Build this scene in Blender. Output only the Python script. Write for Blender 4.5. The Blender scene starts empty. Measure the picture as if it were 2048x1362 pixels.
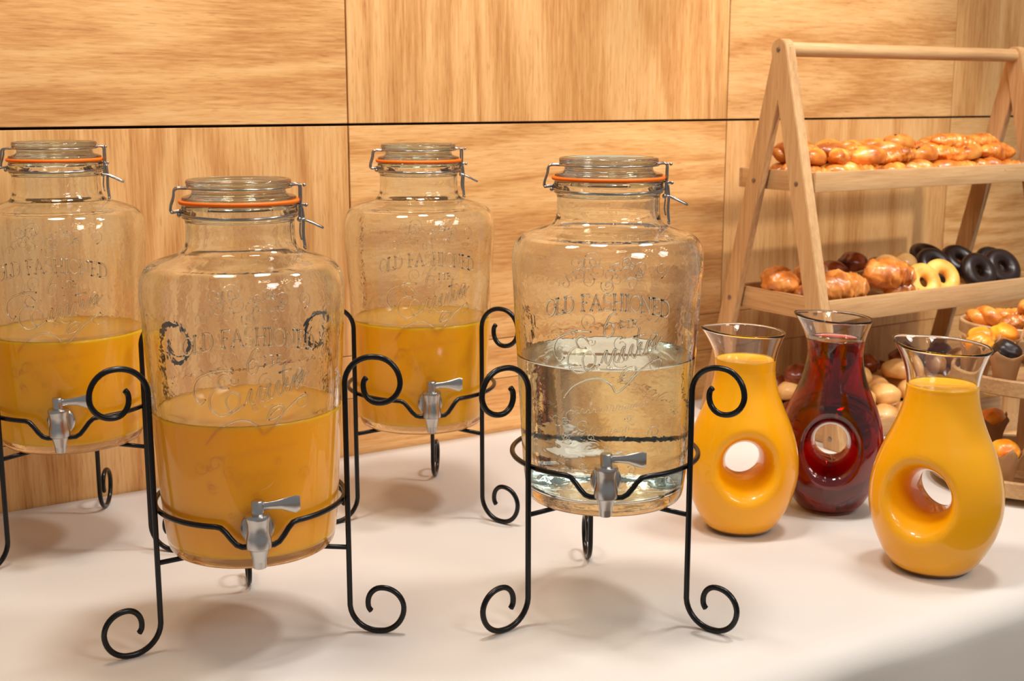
import bpy, bmesh, math, random
import numpy as np
import mathutils.noise as mn
from mathutils import Vector, Matrix
random.seed(7)
PI = math.pi
sc = bpy.context.scene
COL = sc.collection

# ------------------------------------------------------------------ camera
cd = bpy.data.cameras.new('camera')
cam = bpy.data.objects.new('camera', cd); COL.objects.link(cam)
cam.location = (0, 0, 0.595)
cam.rotation_euler = (math.radians(90 - 10.83), 0, 0)
cd.sensor_width = 36.0
cd.lens = 36.0 * 2540 / 2048
cd.clip_start = 0.05
cd.dof.use_dof = True
cd.dof.focus_distance = 1.5
cd.dof.aperture_fstop = 9.0
sc.camera = cam

# ------------------------------------------------------------------ world, lights, exposure
w = bpy.data.worlds.new('world'); sc.world = w; w.use_nodes = True
w.node_tree.nodes['Background'].inputs[0].default_value = (1.0, 0.96, 0.93, 1)
w.node_tree.nodes['Background'].inputs[1].default_value = 0.26
sc.view_settings.view_transform = 'Standard'
sc.view_settings.look = 'None'
sc.view_settings.exposure = -0.05
sc.view_settings.gamma = 1.0
sc.view_settings.use_curve_mapping = False
sc.cycles.max_bounces = 20
sc.cycles.transmission_bounces = 18
sc.cycles.glossy_bounces = 6
sc.cycles.transparent_max_bounces = 16
sc.cycles.sample_clamp_indirect = 25.0
sc.cycles.caustics_refractive = True
sc.cycles.caustics_reflective = False
sc.cycles.use_denoising = True

P0 = Vector((0.0088, 2.254, 0.0))
ROT = math.radians(90 - 57.5)
DV = Vector((math.cos(ROT), math.sin(ROT), 0))
NV = Vector((math.sin(ROT), -math.cos(ROT), 0))
def W(s, q, z=0.0):
    """point from: s along the wall, q out from the wall, z above the table"""
    return P0 + DV * s + NV * q + Vector((0, 0, z))

def area_light(name, loc, size, power, color, target):
    l = bpy.data.lights.new(name, 'AREA'); l.shape = 'DISK'; l.size = size
    l.energy = power; l.color = color
    o = bpy.data.objects.new(name, l); COL.objects.link(o)
    o.location = loc
    o.rotation_euler = (Vector(target) - Vector(loc)).to_track_quat('-Z', 'Y').to_euler()
    return o
def lamp(name, loc, r, power, color):
    l = bpy.data.lights.new(name, 'POINT'); l.shadow_soft_size = r
    l.energy = power; l.color = color
    o = bpy.data.objects.new(name, l); COL.objects.link(o); o.location = loc
    return o
WARM = (1.0, 0.80, 0.58)
NEUT = (1.0, 0.955, 0.905)
area_light('downlight_and_fill', W(-0.45, 0.66, 1.75), 0.24, 13.5, NEUT, W(-0.42, 0.60, 0))
area_light('downlight_and_fill', W(0.30, 0.85, 1.75), 0.24, 12.5, NEUT, W(0.30, 0.80, 0))
area_light('downlight_and_fill', W(0.75, 2.0, 1.35), 0.40, 5, NEUT, W(0.6, 0.6, 0.1))  # front fill added to brighten the carafes, not a ceiling fitting
area_light('downlight_and_fill', W(-0.95, 0.50, 1.55), 0.30, 7, WARM, W(-0.7, 0.0, 0.55))
area_light('downlight_and_fill', W(-0.25, 2.3, 1.5), 0.50, 10, NEUT, W(-0.1, 0.5, 0.2))  # broad front fill, added to lift the upright faces; no real lamp here
sl_ = bpy.data.lights.new('rack_spotlight', 'SPOT'); sl_.energy = 100; sl_.color = NEUT; sl_.spot_size = math.radians(40); sl_.spot_blend = 0.6; sl_.shadow_soft_size = 0.035
so_ = bpy.data.objects.new('rack_spotlight', sl_); COL.objects.link(so_); so_.location = W(0.86, 1.30, 1.95)
so_.rotation_euler = (W(0.72, 0.20, 0.42) - so_.location).to_track_quat('-Z', 'Y').to_euler()
brnd = random.Random(3)
for (cs, cq, cz, n_) in ((-0.55, 1.5, 1.45, 7), (0.15, 1.75, 1.5, 8), (0.62, 1.55, 1.5, 7), (-0.1, 2.3, 1.3, 5)):
    for k_ in range(n_):
        lamp('chandelier_bulb', W(cs + brnd.uniform(-.16, .16), cq + brnd.uniform(-.14, .14), cz + brnd.uniform(-.10, .12)), 0.022, 0.55, WARM)

# ------------------------------------------------------------------ helpers
def link(name, me, mat=None, parent=None, loc=None, rot=None):
    o = bpy.data.objects.new(name, me); COL.objects.link(o)
    if mat is not None and me is not None:
        me.materials.clear()
        for m in (mat if isinstance(mat, (list, tuple)) else [mat]): me.materials.append(m)
    if parent is not None: o.parent = parent
    if loc is not None: o.location = loc
    if rot is not None: o.rotation_euler = rot
    return o
def thing(name, label, cat, loc=(0, 0, 0), rz=0.0, group=None):
    o = bpy.data.objects.new(name, None); COL.objects.link(o)
    o.empty_display_size = 0.02
    o.location = loc; o.rotation_euler = (0, 0, rz)
    o['label'] = label; o['category'] = cat
    if group: o['group'] = group
    return o
def tag(o, label, cat, group=None):
    o['label'] = label; o['category'] = cat
    if group: o['group'] = group
    return o
def copy_tree(root, loc, rz=None, label=None, group=None, scale=None, rot=None):
    r = root.copy(); COL.objects.link(r); r.location = loc
    if rz is not None: r.rotation_euler = (0, 0, rz)
    if rot is not None: r.rotation_euler = rot
    if scale is not None: r.scale = scale
    if label: r['label'] = label
    if group: r['group'] = group
    for ch in list(root.children):
        c = ch.copy(); COL.objects.link(c); c.parent = r
        for g in list(ch.children):
            d = g.copy(); COL.objects.link(d); d.parent = c
    return r
def mesh_from(verts, faces, smooth=True, name='m'):
    me = bpy.data.meshes.new(name)
    me.from_pydata([tuple(v) for v in verts], [], faces)
    me.update()
    if smooth: me.polygons.foreach_set('use_smooth', [True] * len(me.polygons))
    return me
def bm_mesh(bm, smooth=False, angle=None):
    me = bpy.data.meshes.new('m')
    bmesh.ops.recalc_face_normals(bm, faces=bm.faces)
    bm.to_mesh(me); bm.free()
    if smooth: me.polygons.foreach_set('use_smooth', [True] * len(me.polygons))
    if angle is not None: me.set_sharp_from_angle(angle=math.radians(angle))
    return me
def lathe(prof, seg=96, closed=False, angle=None):
    """prof: (r,z) list going bottom axis -> outside -> top (r==0 collapses)."""
    V, F, rows = [], [], []
    for (r, z) in prof:
        if r < 1e-7: rows.append([len(V)]); V.append((0, 0, z))
        else:
            rows.append(list(range(len(V), len(V) + seg)))
            for i in range(seg):
                a = 2 * PI * i / seg
                V.append((r * math.cos(a), r * math.sin(a), z))
    n = len(rows)
    for k in range(n if closed else n - 1):
        A, B = rows[k], rows[(k + 1) % n]
        if len(A) == 1 and len(B) == 1: continue
        for i in range(seg):
            j = (i + 1) % seg
            if len(A) == 1: F.append((A[0], B[j], B[i]))
            elif len(B) == 1: F.append((A[i], A[j], B[0]))
            else: F.append((A[i], A[j], B[j], B[i]))
    me = mesh_from(V, F)
    if angle is not None: me.set_sharp_from_angle(angle=math.radians(angle))
    return me
def catmull(pts, n=8, closed=False):
    P = [Vector(p) for p in pts]; out = []
    N = len(P)
    rng = range(N) if closed else range(N - 1)
    for i in rng:
        p1, p2 = P[i], P[(i + 1) % N]
        p0 = P[(i - 1) % N] if (closed or i > 0) else p1 * 2 - p2
        p3 = P[(i + 2) % N] if (closed or i + 2 < N) else p2 * 2 - p1
        for k in range(n):
            t = k / n; t2 = t * t; t3 = t2 * t
            out.append(0.5 * ((2 * p1) + (p2 - p0) * t + (2 * p0 - 5 * p1 + 4 * p2 - p3) * t2 + (3 * p1 - p0 - 3 * p2 + p3) * t3))
    if not closed: out.append(P[-1])
    return out
def add_tube(V, F, pts, r, seg=10, closed=False, cap=True):
    pts = [Vector(p) for p in pts]
    N = len(pts); rr = r if isinstance(r, (list, tuple)) else [r] * N
    T = []
    for i in range(N):
        a = pts[(i - 1) % N] if (closed or i > 0) else pts[i]
        b = pts[(i + 1) % N] if (closed or i < N - 1) else pts[i]
        T.append((b - a).normalized())
    up = Vector((0, 0, 1)) if abs(T[0].z) < 0.9 else Vector((1, 0, 0))
    nrm = (up - T[0] * up.dot(T[0])).normalized()
    frames = []
    for i in range(N):
        nrm = nrm - T[i] * nrm.dot(T[i])
        nrm = nrm.normalized() if nrm.length > 1e-6 else T[i].orthogonal().normalized()
        frames.append((nrm.copy(), T[i].cross(nrm)))
    base = len(V)
    for i in range(N):
        u, v = frames[i]
        for k in range(seg):
            a = 2 * PI * k / seg
            V.append(pts[i] + (u * math.cos(a) + v * math.sin(a)) * rr[i])
    for i in range(N if closed else N - 1):
        j = (i + 1) % N
        off = 0
        if closed and j == 0:   # match closing ring
            best = 1e9
            for s in range(seg):
                d = (V[base + (N - 1) * seg] - V[base + s]).length
                if d < best: best, off = d, s
        for k in range(seg):
            k2 = (k + 1) % seg
            F.append((base + i * seg + k, base + i * seg + k2, base + j * seg + (k2 + off) % seg, base + j * seg + (k + off) % seg))
    if cap and not closed:
        c0 = len(V); V.append(pts[0] - T[0] * rr[0] * 0.35)
        c1 = len(V); V.append(pts[-1] + T[-1] * rr[-1] * 0.35)
        for k in range(seg):
            k2 = (k + 1) % seg
            F.append((c0, base + k2, base + k))
            e = base + (N - 1) * seg
            F.append((c1, e + k, e + k2))
def tube_mesh(paths, r, seg=10, closed=False):
    V, F = [], []
    for p in paths: add_tube(V, F, p, r, seg, closed)
    return mesh_from(V, F)
def add_ball(V, F, c, r, nu=10, nv=6):
    b = len(V); c = Vector(c)
    V.append(c + Vector((0, 0, r)))
    for i in range(1, nv):
        for k in range(nu):
            a = PI * i / nv; t = 2 * PI * k / nu
            V.append(c + Vector((math.sin(a) * math.cos(t), math.sin(a) * math.sin(t), math.cos(a))) * r)
    V.append(c - Vector((0, 0, r))); last = len(V) - 1
    for k in range(nu):
        F.append((b, b + 1 + k, b + 1 + (k + 1) % nu))
        e = b + 1 + (nv - 2) * nu
        F.append((last, e + (k + 1) % nu, e + k))
    for i in range(nv - 2):
        for k in range(nu):
            a0 = b + 1 + i * nu
            F.append((a0 + k, a0 + nu + k, a0 + nu + (k + 1) % nu, a0 + (k + 1) % nu))
def box_mesh(x0, x1, y0, y1, z0, z1, bevel=0.0015, seg=2):
    bm = bmesh.new()
    bmesh.ops.create_cube(bm, size=1)
    for v in bm.verts:
        v.co = Vector((x0 + (v.co.x + .5) * (x1 - x0), y0 + (v.co.y + .5) * (y1 - y0), z0 + (v.co.z + .5) * (z1 - z0)))
    if bevel > 0:
        bmesh.ops.bevel(bm, geom=bm.edges[:], offset=bevel, segments=seg, affect='EDGES', profile=0.5)
    return bm_mesh(bm, True, 35)
def prism_mesh(poly, x0, x1, bevel=0.0012, axis='x'):
    """poly in (y,z) extruded along x"""
    bm = bmesh.new()
    a = [bm.verts.new((x0, y, z)) for y, z in poly]
    b = [bm.verts.new((x1, y, z)) for y, z in poly]
    n = len(poly)
    bm.faces.new(a); bm.faces.new(b[::-1])
    for i in range(n): bm.faces.new((a[i], b[i], b[(i + 1) % n], a[(i + 1) % n]))
    bmesh.ops.recalc_face_normals(bm, faces=bm.faces)
    if bevel > 0:
        ed = [e for e in bm.edges if len(e.link_faces) == 2 and e.calc_face_angle(0) > 0.6]
        bmesh.ops.bevel(bm, geom=ed, offset=bevel, segments=2, affect='EDGES')
    return bm_mesh(bm, True, 35)
def transform(me, M):
    me.transform(M); me.update(); return me

# ------------------------------------------------------------------ materials
def mat_new(name):
    m = bpy.data.materials.new(name); m.use_nodes = True
    nt = m.node_tree; b = nt.nodes['Principled BSDF']
    return m, nt, b
def N(nt, t, **kw):
    n = nt.nodes.new(t)
    for k, v in kw.items(): setattr(n, k, v)
    return n
def ramp(nt, stops, interp='LINEAR'):
    r = nt.nodes.new('ShaderNodeValToRGB'); r.color_ramp.interpolation = interp
    e = r.color_ramp.elements
    while len(e) < len(stops): e.new(0.5)
    for el, (p, c) in zip(e, stops): el.position = p; el.color = (*c, 1)
    return r
def mix_col(nt, mode, fac, a, b):
    m = nt.nodes.new('ShaderNodeMix'); m.data_type = 'RGBA'; m.blend_type = mode
    for s, v in ((m.inputs[0], fac), (m.inputs[6], a), (m.inputs[7], b)):
        if hasattr(v, 'links'): nt.links.new(v, s)
        else: s.default_value = v if isinstance(v, (int, float)) else (*v, 1)
    return m.outputs[2]
def srgb(r, g, b):
    f = lambda c: (c / 255 / 12.92) if c / 255 <= 0.04045 else ((c / 255 + 0.055) / 1.055) ** 2.4
    return (f(r), f(g), f(b))
def wood(name, light, mid, dark, axis='X', rings=9.0, stretch=0.12, rough=0.45, distort=5.0, bump=0.10, pores=0.55, depth='Y'):
    m, nt, b = mat_new(name); L = nt.links
    tc = N(nt, 'ShaderNodeTexCoord'); info = N(nt, 'ShaderNodeObjectInfo')
    off = N(nt, 'ShaderNodeVectorMath', operation='MULTIPLY_ADD')
    comb = N(nt, 'ShaderNodeCombineXYZ')
    for i in range(3): L.new(info.outputs['Random'], comb.inputs[i])
    L.new(comb.outputs[0], off.inputs[0]); off.inputs[1].default_value = (7.3, 5.1, 9.7); L.new(tc.outputs['Object'], off.inputs[2])
    mp = N(nt, 'ShaderNodeMapping'); L.new(off.outputs[0], mp.inputs[0])
    sc_ = [1, 1, 1]; sc_['XYZ'.index(axis)] = stretch
    mp.inputs['Scale'].default_value = sc_
    # large rings: a very stretched noise turned into bands
    n1 = N(nt, 'ShaderNodeTexNoise'); n1.inputs['Scale'].default_value = rings * 0.35; n1.inputs['Detail'].default_value = 2.5
    n1.inputs['Distortion'].default_value = 0.5; L.new(mp.outputs[0], n1.inputs['Vector'])
    mul = N(nt, 'ShaderNodeMath', operation='MULTIPLY'); mul.inputs[1].default_value = distort * 3.2; L.new(n1.outputs[0], mul.inputs[0])
    sn = N(nt, 'ShaderNodeMath', operation='SINE'); 
    mul2 = N(nt, 'ShaderNodeMath', operation='MULTIPLY'); mul2.inputs[1].default_value = 6.283; L.new(mul.outputs[0], mul2.inputs[0])
    mul2.inputs[1].default_value = 4.6
    L.new(mul2.outputs[0], sn.inputs[0])
    mr = N(nt, 'ShaderNodeMapRange'); mr.inputs[1].default_value = -1; mr.inputs[2].default_value = 1; L.new(sn.outputs[0], mr.inputs[0])
    # fibres
    mp2 = N(nt, 'ShaderNodeMapping'); L.new(off.outputs[0], mp2.inputs[0])
    s2 = [1, 1, 1]; s2['XYZ'.index(axis)] = stretch * 0.45; mp2.inputs['Scale'].default_value = s2
    n2 = N(nt, 'ShaderNodeTexNoise'); n2.inputs['Scale'].default_value = 240; n2.inputs['Detail'].default_value = 4; n2.inputs['Roughness'].default_value = 0.65
    L.new(mp2.outputs[0], n2.inputs['Vector'])
    mp3 = N(nt, 'ShaderNodeMapping'); L.new(off.outputs[0], mp3.inputs[0])
    s3 = [1, 1, 1]; s3['XYZ'.index(axis)] = 0.08; mp3.inputs['Scale'].default_value = s3
    n3 = N(nt, 'ShaderNodeTexNoise'); n3.inputs['Scale'].default_value = 420; n3.inputs['Detail'].default_value = 1
    L.new(mp3.outputs[0], n3.inputs['Vector'])
    pr = N(nt, 'ShaderNodeMapRange'); pr.inputs[1].default_value = 0.60; pr.inputs[2].default_value = 0.72; L.new(n3.outputs[0], pr.inputs[0])
    mixv = N(nt, 'ShaderNodeMath', operation='MULTIPLY_ADD'); mixv.inputs[1].default_value = 0.20
    L.new(mr.outputs[0], mixv.inputs[0])
    a2 = N(nt, 'ShaderNodeMath', operation='MULTIPLY'); a2.inputs[1].default_value = 0.66; L.new(n2.outputs[0], a2.inputs[0]); L.new(a2.outputs[0], mixv.inputs[2])
    cr = ramp(nt, [(0.23, dark), (0.48, mid), (0.72, light)]); L.new(mixv.outputs[0], cr.inputs[0])
    # slow tone change
    n4 = N(nt, 'ShaderNodeTexNoise'); n4.inputs['Scale'].default_value = 3.0; L.new(mp.outputs[0], n4.inputs['Vector'])
    hs = N(nt, 'ShaderNodeHueSaturation'); L.new(cr.outputs[0], hs.inputs['Color'])
    mv = N(nt, 'ShaderNodeMapRange'); mv.inputs[1].default_value = 0.3; mv.inputs[2].default_value = 0.7; mv.inputs[3].default_value = 0.90; mv.inputs[4].default_value = 1.08
    L.new(n4.outputs[0], mv.inputs[0]); L.new(mv.outputs[0], hs.inputs['Value'])
    pm = N(nt, 'ShaderNodeMath', operation='MULTIPLY'); pm.inputs[1].default_value = pores; L.new(pr.outputs[0], pm.inputs[0])
    col = mix_col(nt, 'MULTIPLY', pm.outputs[0], hs.outputs[0], (0.72, 0.58, 0.45))
    L.new(col, b.inputs['Base Color'])
    b.inputs['Roughness'].default_value = rough
    b.inputs['Specular IOR Level'].default_value = 0.35
    bp = N(nt, 'ShaderNodeBump'); bp.inputs['Strength'].default_value = bump; bp.inputs['Distance'].default_value = 0.001
    L.new(mixv.outputs[0], bp.inputs['Height']); L.new(bp.outputs[0], b.inputs['Normal'])
    return m
def simple(name, col, rough=0.5, metal=0.0, spec=0.5, **kw):
    m, nt, b = mat_new(name)
    b.inputs['Base Color'].default_value = (*col, 1); b.inputs['Roughness'].default_value = rough
    b.inputs['Metallic'].default_value = metal; b.inputs['Specular IOR Level'].default_value = spec
    for k, v in kw.items(): b.inputs[k].default_value = v
    return m
def glass(name, col, ior=1.48, wav=0.0, scale=60.0, rough=0.0):
    m, nt, b = mat_new(name); L = nt.links
    b.inputs['Base Color'].default_value = (*col, 1); b.inputs['Roughness'].default_value = rough
    b.inputs['IOR'].default_value = ior; b.inputs['Transmission Weight'].default_value = 1.0
    if wav > 0:
        tc = N(nt, 'ShaderNodeTexCoord')
        n = N(nt, 'ShaderNodeTexNoise'); n.inputs['Scale'].default_value = scale; n.inputs['Detail'].default_value = 1.0; n.inputs['Distortion'].default_value = 2.2
        L.new(tc.outputs['Object'], n.inputs['Vector'])
        n2 = N(nt, 'ShaderNodeTexNoise'); n2.inputs['Scale'].default_value = 14; L.new(tc.outputs['Object'], n2.inputs['Vector'])
        ad = N(nt, 'ShaderNodeMath', operation='MULTIPLY_ADD'); ad.inputs[1].default_value = 3.0; L.new(n2.outputs[0], ad.inputs[0]); L.new(n.outputs[0], ad.inputs[2])
        bp = N(nt, 'ShaderNodeBump'); bp.inputs['Strength'].default_value = wav; bp.inputs['Distance'].default_value = 0.002
        L.new(ad.outputs[0], bp.inputs['Height']); L.new(bp.outputs[0], b.inputs['Normal'])
    return m
def pastry(name, c_light, c_mid, c_dark, rough=0.32, bump=0.5, scale=38, coat=0.25):
    m, nt, b = mat_new(name); L = nt.links
    tc = N(nt, 'ShaderNodeTexCoord'); info = N(nt, 'ShaderNodeObjectInfo')
    ad = N(nt, 'ShaderNodeVectorMath', operation='ADD'); L.new(tc.outputs['Object'], ad.inputs[0])
    cb = N(nt, 'ShaderNodeCombineXYZ'); L.new(info.outputs['Random'], cb.inputs[0]); L.new(info.outputs['Random'], cb.inputs[2]); L.new(cb.outputs[0], ad.inputs[1])
    n = N(nt, 'ShaderNodeTexNoise'); n.inputs['Scale'].default_value = scale; n.inputs['Detail'].default_value = 4; L.new(ad.outputs[0], n.inputs['Vector'])
    cr = ramp(nt, [(0.32, c_dark), (0.5, c_mid), (0.68, c_light)]); L.new(n.outputs[0], cr.inputs[0])
    hs = N(nt, 'ShaderNodeHueSaturation'); L.new(cr.outputs[0], hs.inputs['Color'])
    mv = N(nt, 'ShaderNodeMapRange'); mv.inputs[3].default_value = 0.72; mv.inputs[4].default_value = 1.2; L.new(info.outputs['Random'], mv.inputs[0]); L.new(mv.outputs[0], hs.inputs['Value'])
    L.new(hs.outputs[0], b.inputs['Base Color'])
    b.inputs['Roughness'].default_value = rough; b.inputs['Coat Weight'].default_value = coat; b.inputs['Coat Roughness'].default_value = 0.2
    bp = N(nt, 'ShaderNodeBump'); bp.inputs['Strength'].default_value = bump; bp.inputs['Distance'].default_value = 0.002
    L.new(n.outputs[0], bp.inputs['Height']); L.new(bp.outputs[0], b.inputs['Normal'])
    return m
OAK_L, OAK_M, OAK_D = srgb(236, 193, 136), srgb(222, 170, 108), srgb(190, 130, 70)
M = {}
M['veneer_h'] = wood('oak_veneer_horizontal', OAK_L, OAK_M, OAK_D, 'X', rings=9, stretch=0.16)
M['veneer_v'] = wood('oak_veneer_vertical', OAK_L, OAK_M, OAK_D, 'Z', rings=11, stretch=0.10, distort=4.0)
BEE_L, BEE_M, BEE_D = srgb(212, 174, 128), srgb(195, 154, 107), srgb(166, 123, 80)
M['rack_x'] = wood('rack_wood_long', BEE_L, BEE_M, BEE_D, 'X', rings=14, stretch=0.08, rough=0.5, distort=2.5, pores=.3)
M['rack_y'] = wood('rack_wood_across', BEE_L, BEE_M, BEE_D, 'Y', rings=14, stretch=0.08, rough=0.5, distort=2.5, pores=.3)
M['rack_z'] = wood('rack_wood_upright', BEE_L, BEE_M, BEE_D, 'Z', rings=14, stretch=0.08, rough=0.5, distort=2.5, pores=.3)
M['joint'] = simple('dark_joint', (0.012, 0.008, 0.005), 0.9)
M['wire'] = simple('black_wire', (0.003, 0.003, 0.0035), 0.25, 0.0, 0.35)
M['steel'] = simple('bright_wire', (0.40, 0.385, 0.37), 0.2, 1.0)
M['glass'] = glass('jar_glass', (0.95, 0.978, 0.96), 1.5, 0.05, 50)
M['glass_clear'] = glass('lid_glass', (0.64, 0.75, 0.68), 1.5)
M['glass_em'] = glass('embossed_glass', (0.96, 0.985, 0.97), 1.5)
M['carafe'] = glass('carafe_glass', (0.985, 0.985, 0.98), 1.47)
M['water'] = glass('water', (0.87, 0.97, 0.95), 1.333)
M['seal'] = simple('orange_rubber', (1.0, 0.17, 0.006), 0.4, 0, 0.3)
def juice(name, col):
    m = simple(name, col, 0.4, 0, 0.3)
    b = m.node_tree.nodes['Principled BSDF']
    b.inputs['Subsurface Weight'].default_value = 0.25
    b.inputs['Coat Weight'].default_value = 1.0; b.inputs['Coat Roughness'].default_value = 0.02; b.inputs['Coat IOR'].default_value = 1.36
    b.inputs['Subsurface Radius'].default_value = (0.012, 0.008, 0.002)
    b.inputs['Subsurface Scale'].default_value = 1.0
    return m
M['oj_pale'] = juice('orange_juice_pale', srgb(255, 168, 22))
M['oj'] = juice('orange_juice', srgb(255, 176, 8))
for k_ in ('oj_pale', 'oj'):
    b = M[k_].node_tree.nodes['Principled BSDF']; b.inputs['Subsurface Weight'].default_value = 0.8; b.inputs['Subsurface Radius'].default_value = (0.030, 0.020, 0.006)
M['oj_deep'] = juice('orange_juice_carafe', srgb(255, 178, 0))
m, nt, b = mat_new('cherry_juice')
b.inputs['Base Color'].default_value = (1, 0.75, 0.75, 1); b.inputs['Transmission Weight'].default_value = 1; b.inputs['IOR'].default_value = 1.34; b.inputs['Roughness'].default_value = 0
va = N(nt, 'ShaderNodeVolumeAbsorption'); va.inputs['Color'].default_value = (0.80, 0.004, 0.04, 1); va.inputs['Density'].default_value = 100
nt.links.new(va.outputs[0], nt.nodes['Material Output'].inputs['Volume'])
M['cherry'] = m
# brushed steel tap
m, nt, b = mat_new('brushed_steel')
b.inputs['Metallic'].default_value = 1; b.inputs['Base Color'].default_value = (0.54, 0.53, 0.52, 1); b.inputs['Roughness'].default_value = 0.24
tc = N(nt, 'ShaderNodeTexCoord'); mp = N(nt, 'ShaderNodeMapping'); mp.inputs['Scale'].default_value = (1, 1, 30); nz = N(nt, 'ShaderNodeTexNoise'); nz.inputs['Scale'].default_value = 120
nt.links.new(tc.outputs['Object'], mp.inputs[0]); nt.links.new(mp.outputs[0], nz.inputs['Vector'])
bp = N(nt, 'ShaderNodeBump'); bp.inputs['Strength'].default_value = 0.12; bp.inputs['Distance'].default_value = 0.0003
nt.links.new(nz.outputs[0], bp.inputs['Height']); nt.links.new(bp.outputs[0], b.inputs['Normal'])
M['tap'] = m
# cloth
m, nt, b = mat_new('white_cloth')
tc = N(nt, 'ShaderNodeTexCoord'); n1 = N(nt, 'ShaderNodeTexNoise'); n1.inputs['Scale'].default_value = 900; n1.inputs['Detail'].default_value = 2
n2 = N(nt, 'ShaderNodeTexNoise'); n2.inputs['Scale'].default_value = 3.2; n2.inputs['Detail'].default_value = 2; n2.inputs['Distortion'].default_value = 0.8
for q in (n1, n2): nt.links.new(tc.outputs['Object'], q.inputs['Vector'])
cr = ramp(nt, [(0.3, srgb(214, 208, 202)), (0.7, srgb(220, 215, 209))]); nt.links.new(n2.outputs[0], cr.inputs[0])
nt.links.new(cr.outputs[0], b.inputs['Base Color']); b.inputs['Roughness'].default_value = 0.85; b.inputs['Specular IOR Level'].default_value = 0.15
b.inputs['Sheen Weight'].default_value = 0.15
bp = N(nt, 'ShaderNodeBump'); bp.inputs['Strength'].default_value = 0.25; bp.inputs['Distance'].default_value = 0.0005
nt.links.new(n1.outputs[0], bp.inputs['Height'])
bp2 = N(nt, 'ShaderNodeBump'); bp2.inputs['Strength'].default_value = 0.35; bp2.inputs['Distance'].default_value = 0.01
nt.links.new(n2.outputs[0], bp2.inputs['Height']); nt.links.new(bp.outputs[0], bp2.inputs['Normal']); nt.links.new(bp2.outputs[0], b.inputs['Normal'])
M['cloth'] = m
M['floor'] = simple('floor_stone', srgb(150, 125, 100), 0.6)
M['gold'] = pastry('golden_crust', srgb(240, 170, 80), srgb(214, 126, 44), srgb(168, 84, 26))
M['croissant'] = pastry('croissant_crust', srgb(236, 170, 92), srgb(205, 122, 48), srgb(140, 66, 22), scale=26)
M['pale_bun'] = pastry('pale_bun_crust', srgb(242, 200, 134), srgb(228, 172, 100), srgb(196, 128, 62), rough=0.45, scale=22)
M['donut'] = pastry('donut_crust', srgb(250, 202, 110), srgb(240, 182, 84), srgb(216, 148, 58), rough=0.5, bump=0.2, scale=30)
M['dark_pastry'] = pastry('dark_crust', srgb(150, 70, 30), srgb(110, 44, 18), srgb(62, 22, 10))
M['choc'] = simple('chocolate_glaze', srgb(34, 18, 14), 0.36, 0, 0.5)
M['raisin'] = simple('raisin', srgb(46, 24, 14), 0.4)
M['muffin'] = pastry('orange_muffin_top', srgb(255, 190, 60), srgb(250, 158, 30), srgb(226, 118, 12), rough=0.35, scale=30)
m, nt, b = mat_new('baking_paper')
b.inputs['Base Color'].default_value = (*srgb(176, 130, 86), 1); b.inputs['Roughness'].default_value = 0.6; b.inputs['Transmission Weight'].default_value = 0
b.inputs['Specular IOR Level'].default_value = 0.4
M['paper'] = m
M['bolt'] = simple('bolt_steel', (0.25, 0.22, 0.2), 0.35, 1.0)

# ------------------------------------------------------------------ setting: wall, floor
VJ = [-1.95, -1.134, -0.324, 0.487, 1.149, 1.95, 2.75]
ZJ = [-0.75, -0.21, 0.098, 0.171, 0.552, 0.935, 1.32, 1.90]
wall = link('wall_back', box_mesh(VJ[0], VJ[-1], 0.013, 0.10, ZJ[0], ZJ[-1], 0), M['joint'], None, P0, (0, 0, ROT))
wall['kind'] = 'structure'
rowpar = [1, 0, 0, 0, 1, 0, 1]   # 0/1 alternates the grain direction
G = 0.0014
for r in range(len(ZJ) - 1):
    for c in range(len(VJ) - 1):
        hor = (c + rowpar[r]) % 2 == 0
        x0, x1, z0, z1 = VJ[c] + G, VJ[c + 1] - G, ZJ[r] + G * (0.5 if r in (1, 2, 3) else 1.5), ZJ[r + 1] - G * (0.5 if r in (1, 2) else 1.5)
        cx, cz = (x0 + x1) / 2, (z0 + z1) / 2
        me = box_mesh(x0 - cx, x1 - cx, 0, 0.012, z0 - cz, z1 - cz, 0.0006, 1)
        link('panel', me, M['veneer_h'] if hor else M['veneer_v'], wall, (cx, 0, cz))
fl = link('floor', box_mesh(-2.6, 3.4, -3.6, 0.1, -0.80, -0.75, 0), M['floor'], None, P0, (0, 0, ROT)); fl['kind'] = 'structure'

# ------------------------------------------------------------------ tablecloth
def cloth():
    xs = np.linspace(-1.35, 2.0, 150)
    Q1 = 1.005; R = 0.035
    prof = [(0.004, 0.0)] + [(q, 0.0) for q in np.linspace(0.03, Q1 - R, 46)]
    for a in np.linspace(8, 82, 9):
        t = math.radians(a); prof.append((Q1 - R + R * math.sin(t), -R + R * math.cos(t)))
    for z in np.linspace(-R - 0.005, -0.742, 26): prof.append((Q1, z))
    V, F = [], []
    n = len(prof)
    for i, x in enumerate(xs):
        for (q, z) in prof:
            dz = 0.0; dq = 0.0
            if z < -0.01:
                k = min(1, (-z) / 0.3)
                dq = k * (0.016 * math.sin(x * 13 + 1.3) + 0.010 * math.sin(x * 29 + 4)) + 0.012 * k
            V.append((x, -(q + dq), z + dz))
    for i in range(len(xs) - 1):
        for j in range(n - 1):
            a = i * n + j; F.append((a, a + 1, a + n + 1, a + n))
    me = mesh_from(V, F)
    o = link('tablecloth', me, M['cloth'], None, P0, (0, 0, ROT))
    sm = o.modifiers.new('s', 'SOLIDIFY'); sm.thickness = 0.002; sm.offset = -1
    return tag(o, 'white tablecloth covering the buffet table under all the drinks and racks', 'tablecloth')
cl = cloth()
# make sure normals face up
cl.data.flip_normals() if cl.data.polygons[10].normal.z < 0 else None

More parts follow.
